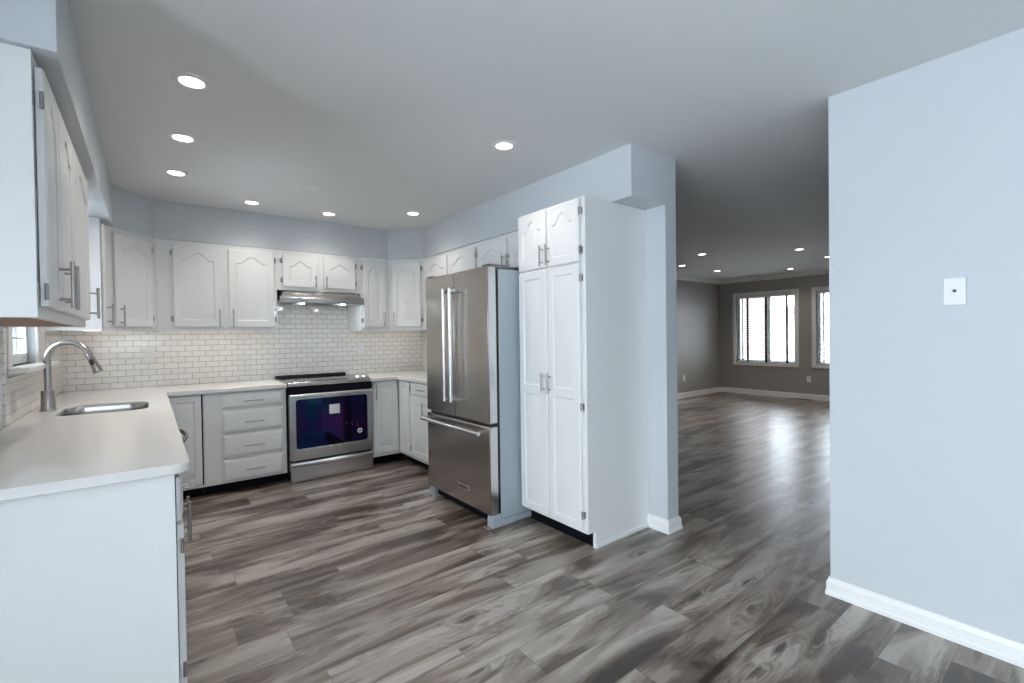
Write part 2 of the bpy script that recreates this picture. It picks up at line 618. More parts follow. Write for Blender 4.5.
struct(mb.build('wall_right', M['wall']))
struct(MB().box(XR - .004, XP2, YN - .14, YRW, 0, ZC).build('wall_right_near', M['wall']))
struct(wall_boxes(MB(), 'y', YNL - .14, YL + .14, XL, XL + .14, [WIN_A, WIN_B]).build('wall_living_windows', M['taupe']))
struct(MB().box(XR, XL, YL, YL + .14, 0, ZC).build('wall_living_side', M['taupe']))
struct(MB().box(XP2, XL, YNL - .14, YNL, 0, ZC).build('wall_living_front', M['taupe']))
# the living-room face of the partition is painted taupe
struct(MB().box(XP2, XP2 + .004, YPIL + .004, YL, 0, ZC).build('wall_living_partition', M['taupe']))

# soffits above the cabinets, one continuous bulkhead
sof = [(XW, 1.8486), (-.19, 1.8486), (-.19, 4.457), (.054, 4.7505), (2.0255, 4.7505), (2.292, 4.46), (2.292, YPIL), (XR, YPIL), (XR, YB), (XW, YB)]
struct(MB().prism(sof, ZS, ZC).build('trim_1', M['wall']))


# baseboards
def base_profile(t=0.014, h=0.085):
    return [(0, 0), (-t - .004, 0), (-t - .004, .018), (-t, .024), (-t, h - .022), (-t * .55, h - .010), (-t * .45, h), (0, h)]


def baseboard(name, p0, p1, h=0.085, t=0.014, ext0=0.0, ext1=0.0, mat='trim'):
    """A moulded board from p0 to p1 (plan points); the room is on the right-hand side of the direction of travel."""
    p0, p1 = Vector((*p0, 0)), Vector((*p1, 0))
    d = (p1 - p0).normalized()
    n = Vector((d.y, -d.x, 0))
    t_ = bmesh.new()
    rings = []
    for p, e in ((p0, -ext0), (p1, ext1)):
        ring = []
        for a, z in base_profile(t, h):
            k = -a
            ring.append(t_.verts.new(p + n * k + d * (k if e else 0) * (1 if e > 0 else -1) + Vector((0, 0, z))))
        rings.append(ring)
    k = len(rings[0])
    for i in range(k):
        t_.faces.new((rings[0][i], rings[0][(i + 1) % k], rings[1][(i + 1) % k], rings[1][i]))
    t_.faces.new(rings[0])
    t_.faces.new(rings[1][::-1])
    bmesh.ops.recalc_face_normals(t_, faces=t_.faces[:])
    mb = MB()
    mb._take(t_)
    return struct(mb.build(name, M[mat], smooth=25))


baseboard('baseboard_right_near', (XR - .004, YRW), (XR - .004, YN), ext0=1)
baseboard('baseboard_right_near_end', (XP2, YRW), (XR - .004, YRW), ext1=1, ext0=0)
baseboard('baseboard_pillar', (XR, 1.925), (XR, YPIL), ext1=1)
baseboard('baseboard_pillar_end', (XR, YPIL), (XP2, YPIL), ext0=1, ext1=1)
baseboard('baseboard_living_windows', (XL, YL), (XL, YNL), h=0.105)
baseboard('baseboard_living_side', (XP2 + .004, YL), (XL, YL), h=0.105)


def crown(name, p0, p1):
    p0, p1 = Vector((*p0, 0)), Vector((*p1, 0))
    d = (p1 - p0).normalized()
    n = Vector((d.y, -d.x, 0))
    prof = [(0, ZC), (.085, ZC), (.085, ZC - .012), (.07, ZC - .022), (.05, ZC - .045), (.028, ZC - .062), (.014, ZC - .072), (.014, ZC - .09), (0, ZC - .09)]
    t_ = bmesh.new()
    rings = [[t_.verts.new(p + n * a + Vector((0, 0, z))) for a, z in prof] for p in (p0, p1)]
    k = len(prof)
    for i in range(k):
        t_.faces.new((rings[0][i], rings[0][(i + 1) % k], rings[1][(i + 1) % k], rings[1][i]))
    t_.faces.new(rings[0])
    t_.faces.new(rings[1][::-1])
    bmesh.ops.recalc_face_normals(t_, faces=t_.faces[:])
    mb = MB()
    mb._take(t_)
    return struct(mb.build(name, M['trim'], smooth=25))


crown('trim_2', (XL, YL), (XL, YNL))
crown('trim_3', (XP2 + .004, YL), (XL, YL))

# backsplash tiles
struct(MB().box(XW + .009, XR - .0005, YB - .009, YB, .853, 1.43).build('trim_4', M['tile_x']))
struct(MB().box(.949, 1.734, YB - .009, YB, 1.4305, 1.74).build('trim_5', M['tile_x']))
mb = MB()
mb.box(XW, XW + .009, 3.27, 3.329, .853, 1.36)
mb.box(XW, XW + .009, 3.329, 4.349, .853, 1.115)
mb.box(XW, XW + .009, 4.349, YB - .0005, .853, 1.36)
struct(mb.build('trim_6', M['tile_y']))
struct(MB().box(XR - .009, XR, 3.42, YB - .0095, .853, 1.36).build('trim_7', M['tile_y']))

# ------------------------------------------------------------------ windows and doors of the shell
# kitchen sink window with casing, projecting sill and plantation-style glazing bars
w = struct(bpy.data.objects.new('window_1', None))
COL.objects.link(w)
y0, y1, z0, z1 = SINKWIN
mb = MB()
mb.box(XW, XW + .018, y0 - .07, y0, z0 - .02, z1 + .06, .003)
mb.box(XW, XW + .018, y1, y1 + .238, z0 - .02, z1 + .06, .003)
mb.box(XW, XW + .018, y0 - .07, y1 + .238, z1, z1 + .064, .003)
mb.build('window_casing', M['trim'], w)
mb = MB().box(XW - .10, XW + .085, y0 - .07, y1 + .24, z0 - .03, z0, .006)
mb.build('window_sill', M['trim'], w)
mb = MB()
for a, b, c, d in ((y0, y0 + .045, z0 + .001, z1), (y1 - .014, y1, z0 + .001, z1), (y0, y1, z0 + .001, z0 + .06), (y0, y1, z1 - .05, z1)):
    mb.box(XW - .07, XW - .032, a, b, c, d, .002)
mb.build('window_frame', M['vinyl'], w)
mb = MB()
for k in range(1, 3):
    mb.box(XW - .055, XW - .04, y0 + (y1 - y0) * k / 3 - .01, y0 + (y1 - y0) * k / 3 + .01, z0 + .05, z1 - .04)
for k in range(1, 9):
    mb.box(XW - .057, XW - .038, y0 + .04, y1 - .04, z0 + .05 + .095 * k, z0 + .06 + .095 * k)
mb.build('glazing_bars', M['vinyl'], w)
MB().box(XW - .063, XW - .060, y0 + .04, y1 - .04, z0 + .05, z1 - .045).build('window_pane', M['glass'], w)

# glazed patio doors in the nook, left of the camera
w = struct(bpy.data.objects.new('door_1', None))
COL.objects.link(w)
y0, y1, z0, z1 = PATIO
mb = MB()
n = 3
for a, b, c, d in ((y0, y0 + .06, z0, z1), (y1 - .06, y1, z0, z1), (y0 + .06, y1 - .06, z0, z0 + .07), (y0 + .06, y1 - .06, z1 - .07, z1)):
    mb.box(XNK - .11, XNK - .05, a, b, c, d, .003)
for k in range(1, n):
    yk = y0 + (y1 - y0) * k / n
    mb.box(XNK - .11, XNK - .05, yk - .045, yk + .045, z0 + .07, z1 - .07, .003)
mb.build('door_frame', M['vinyl'], w)
for k in range(n):
    ya, yb_ = y0 + (y1 - y0) * k / n, y0 + (y1 - y0) * (k + 1) / n
    MB().box(XNK - .083, XNK - .078, ya + .046, yb_ - .046, z0 + .07, z1 - .07).build('door_pane', M['glass'], w)


# unseen window added behind the camera to throw daylight on the back run
w = struct(bpy.data.objects.new('added_window', None))
COL.objects.link(w)
x0, x1, z0, z1 = FILL_WIN
mb = MB()
for a, b, c, d in ((x0, x0 + .05, z0, z1), (x1 - .05, x1, z0, z1), (x0 + .05, x1 - .05, z0, z0 + .05), (x0 + .05, x1 - .05, z1 - .05, z1)):
    mb.box(a, b, YN - .10, YN - .05, c, d, .003)
mb.build('window_frame', M['vinyl'], w)
MB().box(x0 + .045, x1 - .045, YN - .08, YN - .075, z0 + .045, z1 - .045).build('window_pane', M['glass'], w)


def living_window(name, win):
    y0, y1, z0, z1 = win
    w = struct(bpy.data.objects.new(name, None))
    COL.objects.link(w)
    cw = .066
    mb = MB()
    mb.box(XL - .02, XL, y0 - cw, y0, z0 - cw, z1 + cw, .004)
    mb.box(XL - .02, XL, y1, y1 + cw, z0 - cw, z1 + cw, .004)
    mb.box(XL - .02, XL, y0, y1, z1, z1 + cw, .004)
    mb.box(XL - .02, XL, y0, y1, z0 - cw, z0, .004)
    mb.build('window_casing', M['trim'], w)
    mb = MB()
    mid = (y0 + y1) / 2 - .045
    f = .05
    for a, b, c, d in ((y0, y0 + f, z0, z1), (y1 - f, y1, z0, z1), (y0, y1, z0, z0 + f), (y0, y1, z1 - f, z1), (mid - .035, mid + .035, z0, z1), (y1 - .115, y1 - .085, z0, z1)):
        mb.box(XL + .075, XL + .12, a, b, c, d, .003)
    mb.build('window_frame', M['vinyl'], w)
    MB().box(XL + .095, XL + .10, y0 + .02, y1 - .02, z0 + .02, z1 - .02).build('window_pane', M['glass'], w)


living_window('window_2', WIN_A)
living_window('window_3', WIN_B)


def blind(win, label):
    y0, y1, z0, z1 = win
    o = thing('window_blind', label, 'blind', (XL + .04, (y0 + y1) / 2, z0), 0, 'slatted blinds in the living room windows')
    hw = (y1 - y0) / 2 - .008
    h = z1 - z0
    MB().box(-.026, .026, -hw, hw, h - .052, h - .002, .004).build('headrail', M['blind'], o)
    mb = MB()
    n = 27
    for k in range(n):
        zc = .03 + (h - .095) * k / (n - 1)
        t = bmesh.new()
        bmesh.ops.create_cube(t, size=1.0)
        for v in t.verts:
            p = Vector((v.co.x * .048, v.co.y * 2 * hw, v.co.z * .0028))
            v.co = Matrix.Rotation(math.radians(-10), 3, 'Y') @ p + Vector((0, 0, zc))
        mb._take(t)
    mb.build('slats', M['blind'], o)
    MB().box(-.022, .022, -hw, hw, .002, .018, .004).build('bottom_rail', M['blind'], o)
    for f in (-.30, 0.02, .37):
        yt = -f * 2 * hw
        MB().box(-.0285, -.0265, yt - .021, yt + .021, .004, h - .05).build('ladder_tape', M['tape'], o)
    return o


blind(WIN_A, 'white slatted blind with dark tapes in the fully visible living room window')
blind(WIN_B, 'white slatted blind in the living room window cut off by the near right wall')

# ------------------------------------------------------------------ outside
struct(MB().box(-14, XNK - .15, -14, 14, -.25, -.05).build('ground_patio', M['concrete']))
struct(MB().box(XL + .15, 30, -14, 20, -.25, -.05).build('ground_street', M['concrete']))
o = thing('neighbour_house', 'brick house across the way seen through the living room blinds', 'house', (17.0, 7.50, -.05), .425)
MB().box(0, 6, 0, 7, 0, 5.2).build('brick_wall', M['brick'], o)
MB().prism([(0, 5.2), (7.4, 5.2), (3.7, 7.4)], -.4, 6.4, axis='x').build('roof', M['roof'], o)
o = thing('neighbour_garage', 'pale low house with grey eave seen through the right half of the blinds', 'house', (17.6, 4.5, -.05))
MB().box(0, 6, -6, 2.9, 0, 2.0).build('wall', M['siding'], o)
MB().prism([(-.5, 1.88), (-.5, 2.18), (3, 2.32), (6.5, 2.18), (6.5, 1.88)], -6.3, 2.88, axis='y').build('roof', M['roof'], o)
MB().box(-.03, -.001, -.6, 1.9, 0.05, 1.75, .01).build('garage_door', M['trim'], o)

# ------------------------------------------------------------------ cabinets
def door_mesh(x0, x1, z0, z1, yf, t=.020, arch=0.0, panels=None, border=None):
    """A raised-panel door; its front face is at y = yf (facing -y). ARCH is the rise of the cathedral top of the panel."""
    w, h = x1 - x0, z1 - z0
    b = border if border else min(.058, w * .22)
    bm = bmesh.new()

    def V(u, v, n):
        return bm.verts.new((u, yf + n, v))

    def ring(pts, n):
        return [V(p[0], p[1], n) for p in pts]

    def bridge(a, c):
        k = len(a)
        for i in range(k):
            bm.faces.new((a[i], a[(i + 1) % k], c[(i + 1) % k], c[i]))
    # panel regions stacked vertically
    regs = panels if panels else [(z0, z1, arch)]
    # slab: back and edges with an eased front edge
    e = .006
    out = [(x0, z0), (x1, z0), (x1, z1), (x0, z1)]
    inn = [(x0 + e, z0 + e), (x1 - e, z0 + e), (x1 - e, z1 - e), (x0 + e, z1 - e)]
    bk, ft = ring(out, t), ring(out, e * .8)
    bm.faces.new(bk[::-1])
    bridge(bk, ft)
    fr = ring(inn, 0)
    bridge(ft, fr)
    first = True
    for ri, (ra, rb, ar) in enumerate(regs):
        lo = ra if ra > z0 else z0 + e
        hi = rb if rb < z1 else z1 - e
        pb = lo + (b - e if ri == 0 else b * .55)
        pt = hi - (b - e if ri == len(regs) - 1 else b * .55)
        uc, hw = (x0 + x1) / 2, w / 2 - b
        n_arch = 17

        def outline(d):
            k = (hw - d) / hw
            pts = [(uc - hw + d, pb + d), (uc + hw - d, pb + d)]
            if ar > 0:
                top = []
                for i in range(n_arch):
                    s = 1 - 2 * i / (n_arch - 1)
                    a = min(1.0, abs(s) / .80)
                    hgt = ar * (.5 + .5 * math.cos(PI * a)) ** .85
                    top.append((uc + s * hw * k, pt - ar + hgt - d))
                pts += top
            else:
                pts += [(uc + hw - d, pt - d), (uc - hw + d, pt - d)]
            return pts
        P = outline(0)
        Q = [(x0 + e, lo), (x1 - e, lo)]
        if ar > 0:
            for i in range(n_arch):
                u = P[2 + i][0]
                if i == 0:
                    u = x1 - e
                elif i == n_arch - 1:
                    u = x0 + e
                Q.append((u, hi))
        else:
            Q += [(x1 - e, hi), (x0 + e, hi)]
        q = ring(Q, 0)
        a0 = ring(P, 0)
        bridge(q, a0)
        a1 = ring(outline(.006), .0065)
        bridge(a0, a1)
        a2 = ring(outline(.011), .0065)
        bridge(a1, a2)
        dd = min(.034, hw * .45)
        a3 = ring(outline(dd), .0010)
        bridge(a2, a3)
        bm.faces.new(a3)
    bmesh.ops.remove_doubles(bm, verts=bm.verts[:], dist=.00005)
    bmesh.ops.recalc_face_normals(bm, faces=bm.faces[:])
    mb = MB()
    mb._take(bm)
    return mb


def drawer_mesh(x0, x1, z0, z1, yf, t=.020):
    """A drawer front with a broad chamfered border."""
    bm = bmesh.new()

    def ring(d, n):
        return [bm.verts.new((u, yf + n, v)) for u, v in ((x0 + d, z0 + d), (x1 - d, z0 + d), (x1 - d, z1 - d), (x0 + d, z1 - d))]
    rs = [ring(0, t), ring(0, .010), ring(.004, .0075), ring(.022, .0004), ring(.026, 0)]
    bm.faces.new(rs[0][::-1])
    for a, c in zip(rs, rs[1:]):
        for i in range(4):
            bm.faces.new((a[i], a[(i + 1) % 4], c[(i + 1) % 4], c[i]))
    bm.faces.new(rs[-1])
    bmesh.ops.recalc_face_normals(bm, faces=bm.faces[:])
    mb = MB()
    mb._take(bm)
    return mb


DT = .020          # door thickness
DG = .003          # gap between frame and door
YF = -DT - DG      # front face of the doors


def bar_pull(parent, x, z, length=.15, vertical=True, yf=YF, r=.0058, out=.032):
    mb = MB()
    h = length / 2
    if vertical:
        mb.tube([(x, yf - out, z - h), (x, yf - out, z + h)], r, 16)
        for s in (-.64, .64):
            mb.tube([(x, yf, z + s * h), (x, yf - out, z + s * h)], r * .8, 10)
    else:
        mb.tube([(x - h, yf - out, z), (x + h, yf - out, z)], r, 16)
        for s in (-.64, .64):
            mb.tube([(x + s * h, yf, z), (x + s * h, yf - out, z)], r * .8, 10)
    return mb.build('handle', M['nickel'], parent)


def hinge(parent, x, z, side):
    """Face-mounted hinge knuckle beside a door edge; side is +1 when the frame is to the right of the door."""
    mb = MB()
    mb.tube([(x + side * .004, YF + .006, z - .024), (x + side * .004, YF + .006, z + .024)], .0052, 10)
    mb.box(x + side * .004 - (.0 if side > 0 else .014), x + side * .004 + (.014 if side > 0 else .0), -.0026, -.0002, z - .020, z + .020, .0008)
    return mb.build('hinge', M['hinge'], parent)


def add_door(cab, d):
    """d: x0, x1, z0, z1, arch, handle (x, z) or None, hinge side ('l', 'r' or None), optional panels and length."""
    o = door_mesh(d['x0'], d['x1'], d['z0'], d['z1'], YF, DT, d.get('arch', 0), d.get('panels'), d.get('border')).build('door', M['cab'], cab, smooth=22)
    if d.get('h'):
        bar_pull(o, d['h'][0], d['h'][1], d.get('hl', .15))
    hs = d.get('hinge')
    if hs:
        hh = d['z1'] - d['z0']
        zs = d.get('hz') or [d['z0'] + min(.07, hh * .2), d['z1'] - min(.07, hh * .2)]
        for z in zs:
            hinge(o, d['x0'] if hs == 'l' else d['x1'], z, -1 if hs == 'l' else 1)
    return o


def carcass(cab, poly, z0, z1, name='carcass', mat='cab', lip=None, bar=None):
    """LIP: plan outline of a front rail hanging below a raised bottom; BAR: an added fill-light bar (x0, x1, y0, y1), unseen behind it."""
    mb = MB()
    if lip:
        mb.prism(poly, z0 + .022, z1, .0015)
        mb.prism(lip, z0, z0 + .0225)
    else:
        mb.prism(poly, z0, z1, .0015)
    o = mb.build(name, M[mat], cab)
    if bar:
        MB().box(*bar, z0 + .011, z0 + .0218, .001).build('added_light_bar', M['fill_bar'], cab)  # no known lamp: added out of sight to lift the backsplash
    return o


def lip_rect(W, D):
    return [(0, 0), (W, 0), (W, D), (W - .016, D), (W - .016, .018), (.016, .018), (.016, D), (0, D)]


def rect(W, D):
    return [(0, 0), (W, 0), (W, D), (0, D)]


ZB, ZT = 1.362, ZS - .001
UH = ZT - ZB
A_TOP = UH - .037               # top edge of upper doors above the cabinet bottom
A_BOT = .034

# --- wall cabinet on the left wall, nearest the camera
c = thing('wall_cabinet', 'white wall cabinet with three doors and bare end panel beside the sink window', 'cabinet', (-.245, 1.869, ZB), PI / 2, 'white wall cabinets')
W = 3.15 - 1.869
D = XW - (-.245)
D = abs(D) - .001
mb = MB()
mb.box(.018, W - .018, 0, .02, 0, UH, 0)
mb.box(0, .018, 0, D, 0, UH, .0015)
mb.box(W - .018, W, 0, D, 0, UH, .0015)
mb.box(.018, W - .018, .02, D, UH - .018, UH, 0)
mb.box(.018, W - .018, D - .008, D, .02, UH - .018, 0)
mb.build('carcass', M['cab'], c)
MB().box(.0185, W - .0185, .0205, D - .0085, .004, .020).build('bottom_panel', M['wood'], c)
for x0, x1, hx, hs in ((.022, .285, .213, 'l'), (.295, .640, .335, 'r'), (.660, 1.232, 1.190, 'l')):
    add_door(c, dict(x0=x0, x1=x1, z0=A_BOT, z1=A_TOP, arch=.065, h=(hx, .115), hinge=hs if x0 < .5 else None, hz=[.075, UH - .13]))

# --- corner wall cabinet left of the back wall
c = thing('wall_cabinet', 'white corner wall cabinet with a diagonal door right of the sink window', 'cabinet', (-.242, 4.16, ZB), 0, 'white wall cabinets')
ox, oy = -.242, 4.16
poly = [(XW + .001, 4.3495), (XW + .0195, 4.3495), (XW + .0195, 4.16), (-.242, 4.16), (-.242, 4.392), (.058, 4.756), (.058, YB - .010), (XW + .010, YB - .010), (XW + .010, 4.3496)]
poly = [(XW + .020, 4.16), (-.242, 4.16), (-.242, 4.392), (.058, 4.756), (.058, YB - .010), (XW + .020, YB - .010)]
lip = [(XW + .020, 4.16), (-.242, 4.16), (-.242, 4.392), (.058, 4.756), (.058, YB - .010), (.042, YB - .010), (.042, 4.768), (-.258, 4.402), (-.258, 4.178), (XW + .020, 4.178)]
carcass(c, [(p[0] - ox, p[1] - oy) for p in poly], 0, UH, lip=[(p[0] - ox, p[1] - oy) for p in lip], bar=(-.16, .14, .74, .77))
# narrow door on the side facing the room


def sub_door(parent, loc, rz, d):
    """A door on an angled face of a corner cabinet: its own mesh, turned with its face."""
    o = door_mesh(d['x0'], d['x1'], d['z0'], d['z1'], YF, DT, d.get('arch', 0), None, d.get('border')).build('door', M['cab'], parent, smooth=22)
    o.location = loc
    o.rotation_euler = (0, 0, rz)
    if d.get('h'):
        bar_pull(o, d['h'][0], d['h'][1], d.get('hl', .15))
    if d.get('hinge'):
        for z in (d['z0'] + .07, d['z1'] - .07):
            hinge(o, d['x0'] if d['hinge'] == 'l' else d['x1'], z, -1 if d['hinge'] == 'l' else 1)
    return o


sub_door(c, (0, 0, 0), PI / 2, dict(x0=.012, x1=.205, z0=A_BOT, z1=A_TOP, h=(.075, .112), arch=.03))
th = math.atan2(.364, .300)
dl = math.hypot(.364, .300)
sub_door(c, (0, .232, 0), th, dict(x0=.076, x1=dl - .060, z0=A_BOT, z1=A_TOP, arch=.055, h=(.106, .112), hinge='r'))

# --- back wall
c = thing('wall_cabinet', 'white wall cabinet with two tall arched doors on the back wall, left of the hood', 'cabinet', (.0585, 4.756, ZB), 0, 'white wall cabinets')
carcass(c, rect(.8885, YB - .010 - 4.756), 0, UH, lip=lip_rect(.8885, YB - .010 - 4.756), bar=(.06, .83, .10, .13))
add_door(c, dict(x0=.108, x1=.457, z0=A_BOT, z1=A_TOP, arch=.06, h=(.428, .112), hinge='l'))
add_door(c, dict(x0=.502, x1=.866, z0=A_BOT, z1=A_TOP, arch=.06, h=(.531, .112), hinge='r'))

c = thing('wall_cabinet', 'short white wall cabinet with two small arched doors directly above the range hood', 'cabinet', (.9475, 4.756, 1.742), 0, 'white wall cabinets')
carcass(c, rect(.7795, YB - .010 - 4.756), 0, ZT - 1.742)
add_door(c, dict(x0=.047, x1=.357, z0=.032, z1=.331, arch=.05, h=(.335, .09), hl=.11, hinge='l'))
add_door(c, dict(x0=.413, x1=.725, z0=.032, z1=.331, arch=.05, h=(.435, .09), hl=.11, hinge='r'))

c = thing('wall_cabinet', 'narrow white wall cabinet with one door just right of the range hood', 'cabinet', (1.7275, 4.756, ZB), 0, 'white wall cabinets')
carcass(c, rect(.3045, YB - .010 - 4.756), 0, UH, lip=lip_rect(.3045, YB - .010 - 4.756), bar=(.05, .26, .10, .13))
add_door(c, dict(x0=.022, x1=.262, z0=A_BOT, z1=A_TOP, arch=.055, h=(.236, .112), hinge='l'))

# --- corner wall cabinet right
ox, oy = 2.0325, 4.756
c = thing('wall_cabinet', 'white corner wall cabinet with a diagonal door beside the fridge alcove', 'cabinet', (ox, oy, ZB), 0, 'white wall cabinets')
poly = [(2.0325, 4.756), (2.306, 4.4605), (XR - .010, 4.4605), (XR - .010, YB - .010), (2.0325, YB - .010)]
lip = [(2.0325, 4.756), (2.306, 4.4605), (2.330, 4.4605), (2.0525, 4.765), (2.0525, YB - .010), (2.0325, YB - .010)]
carcass(c, [(p[0] - ox, p[1] - oy) for p in poly], 0, UH, lip=[(p[0] - ox, p[1] - oy) for p in lip], bar=(.16, .46, .10, .13))
dl = math.hypot(.2735, .2955)
sub_door(c, (0, 0, 0), -math.atan2(.2955, .2735), dict(x0=.045, x1=dl - .040, z0=A_BOT, z1=A_TOP, arch=.055, h=(.075, .112), hinge='r'))

# --- right wall uppers
c = thing('wall_cabinet', 'white wall cabinet on the right wall behind the far corner of the fridge', 'cabinet', (2.306, 4.460, ZB), -PI / 2, 'white wall cabinets')
carcass(c, rect(1.005, XR - .010 - 2.306), 0, UH)
add_door(c, dict(x0=.030, x1=.490, z0=A_BOT, z1=A_TOP, arch=.06, h=(.462, .112)))
add_door(c, dict(x0=.512, x1=.985, z0=A_BOT, z1=A_TOP, arch=.06, h=(.54, .112), hinge='r'))
c = thing('wall_cabinet', 'short white wall cabinet above the fridge next to the tall pantry', 'cabinet', (2.306, 3.4545, 1.795), -PI / 2, 'white wall cabinets')
carcass(c, rect(.915, XR - .001 - 2.306), 0, ZT - 1.795)
add_door(c, dict(x0=.022, x1=.448, z0=.03, z1=.282, arch=.05, h=(.425, .09), hl=.11, hinge='l'))
add_door(c, dict(x0=.466, x1=.885, z0=.03, z1=.282, arch=.05, h=(.489, .09), hl=.11))

# --- tall pantry
c = thing('pantry_cabinet', 'tall white pantry cabinet standing between the fridge and the wall end', 'pantry', (2.046, 2.537, 0), -PI / 2)
W, D, T = .612, XR - .001 - 2.046, 2.112
mb = MB()
mb.box(0, W - .02, 0, D, .10, T, 0)
mb.prism([(0, .10), (.062, .10), (.062, 0), (D, 0), (D, T), (0, T)], W - .02, W, .0015, axis='x')
mb.build('carcass', M['cab'], c)
MB().box(.002, W - .0205, .070, .085, .0005, .0995).build('toe_kick', M['toe'], c)
MB().box(W, W + .012, .055, D - .016, 0, .03, .004).build('shoe_moulding', M['trim'], c)
for x0, x1, hx, hs in ((.006, .290, .264, None), (.296, .577, .322, 'r')):
    add_door(c, dict(x0=x0, x1=x1, z0=1.725, z1=2.098, arch=.065, h=(hx, 1.80), hl=.13, hinge=hs, border=.052))
    add_door(c, dict(x0=x0, x1=x1, z0=.112, z1=1.715, panels=[(.112, .93, 0), (.93, 1.715, 0)], h=(hx, .985), hl=.13, hinge=hs, hz=[.21, .86, 1.63], border=.052))

# ------------------------------------------------------------------ base cabinets
ZCT, SLAB = .888, .033
ZBT = ZCT - SLAB - .0005


def base_carcass(cab, W, D, toe_back=.075):
    MB().box(0, W, 0, D, .088, ZBT, .0015).build('carcass', M['cab'], cab)
    MB().box(.002, W - .002, toe_back, toe_back + .015, .0005, .0875).build('toe_kick', M['toe'], cab)


# near cabinet on the left run, with a full end panel towards the camera
c = thing('base_cabinet', 'white base cabinet with a plain end panel at the near end of the sink counter', 'cabinet', (.060, 1.905, 0), PI / 2, 'white base cabinets')
D = .060 - XW - .0005
W = .72
mb = MB()
mb.box(0, W, 0, D, .088, ZBT, .0015)
mb.box(0, .018, .0, D, 0, .0882, 0)
mb.build('carcass', M['cab'], c)
MB().box(.02, W - .002, .075, .09, .0005, .0875).build('toe_kick', M['toe'], c)
MB().box(-.0012, -.0002, .0, .045, 0, ZBT, .0003).build('corner_stile', M['cab'], c)
for x0, x1, hx, hs in ((.012, .345, .315, 'l'), (.362, .705, .395, 'r')):
    add_door(c, dict(x0=x0, x1=x1, z0=.118, z1=.675, h=(hx, .585), hinge=hs))
    o = drawer_mesh(x0, x1, .690, .835, YF, DT).build('drawer', M['cab'], c, smooth=22)
    bar_pull(o, (x0 + x1) / 2, .765, .13, False)

# dishwasher
c = thing('dishwasher', 'white dishwasher with a bowed dark handle under the sink counter', 'dishwasher', (.060, 2.627, 0), PI / 2)
W = .596
MB().box(0, W, 0, D, .088, ZBT - .002, .002).build('body', M['plate'], c)
MB().box(.004, W - .004, -.032, -.001, .112, .850, .006).build('door', M['plate'], c)
MB().box(.002, W - .002, .06, .075, .0005, .0875).build('toe_kick', M['toe'], c)
pts = [(.07 + (W - .14) * t, -.036 - .046 * math.sin(PI * t) ** .6, .805) for t in [i / 14 for i in range(15)]]
MB().tube(pts, .0095, 12).build('handle', M['black'], c)
for x in (.07, W - .07):
    MB().lathe([(0, 0), (.016, 0), (.016, .010), (.010, .016), (0, .016)], (x, -.032, .805), 16, rot=Matrix.Rotation(PI / 2, 3, 'X')).build('handle_mount', M['chrome'], c)

# sink base
c = thing('base_cabinet', 'white base cabinet under the sink between the dishwasher and the corner', 'cabinet', (.060, 3.230, 0), PI / 2, 'white base cabinets')
W = .95
mb = MB()
mb.box(0, W, 0, .02, .088, ZBT, .0015)
mb.box(0, .018, .02, D, .088, ZBT)
mb.box(W - .018, W, .02, D, .088, ZBT)
mb.box(.018, W - .018, .02, D, .088, .106)
mb.build('carcass', M['cab'], c)
MB().box(.002, W - .002, .075, .09, .0005, .0875).build('toe_kick', M['toe'], c)
for x0, x1, hx in ((.02, .46, .43), (.475, .915, .505)):
    add_door(c, dict(x0=x0, x1=x1, z0=.118, z1=.675, h=(hx, .585)))
    drawer_mesh(x0, x1, .690, .835, YF, DT).build('false_front', M['cab'], c, smooth=22)

# corner base (door faces the back run)
c = thing('base_cabinet', 'white corner base cabinet with a dark-outlined door left of the drawers', 'cabinet', (XW + .0005, 4.1805, 0), 0, 'white base cabinets')
poly = [(0, 0), (.060 - XW, 0), (.060 - XW, 4.556 - 4.1805), (.340 - XW, 4.556 - 4.1805), (.340 - XW, YB - .0005 - 4.1805), (0, YB - .0005 - 4.1805)]
carcass(c, poly, .088, ZBT)
MB().prism([(.010, .40), (.340 - XW, .455), (.340 - XW, .47), (.010, .47)], .0005, .0875).build('toe_kick', M['toe'], c)
o = door_mesh(.105, .327, .120, .838, YF, DT, 0, None, .045).build('door', M['cab'], c, smooth=22)
o.location = (-XW - .0005, 4.556 - 4.1805, 0)
MB().box(.328, .3375, YF + .012, -.0002, .112, .845).build('door_gap_shade', M['toe'], c, loc=(-XW - .0005, 4.556 - 4.1805, 0))  # solid dark strip standing in for the shade in the gap

# drawer bank
c = thing('base_cabinet', 'white base cabinet with a bank of four drawers left of the range', 'cabinet', (.3410, 4.556, 0), 0, 'white base cabinets')
base_carcass(c, .6215, YB - .0005 - 4.556)
for z0_, z1_ in ((.714, .838), (.508, .688), (.304, .490), (.104, .284)):
    o = drawer_mesh(.128, .592, z0_, z1_, YF, DT).build('drawer', M['cab'], c, smooth=22)
    bar_pull(o, .362, (z0_ + z1_) / 2 - .008, .15, False, r=.005, out=.028)

# right of the range
c = thing('base_cabinet', 'white base cabinet with one door immediately right of the range', 'cabinet', (1.7405, 4.556, 0), 0, 'white base cabinets')
base_carcass(c, .3085, YB - .0005 - 4.556)
add_door(c, dict(x0=.014, x1=.278, z0=.118, z1=.845, h=(.042, .74)))

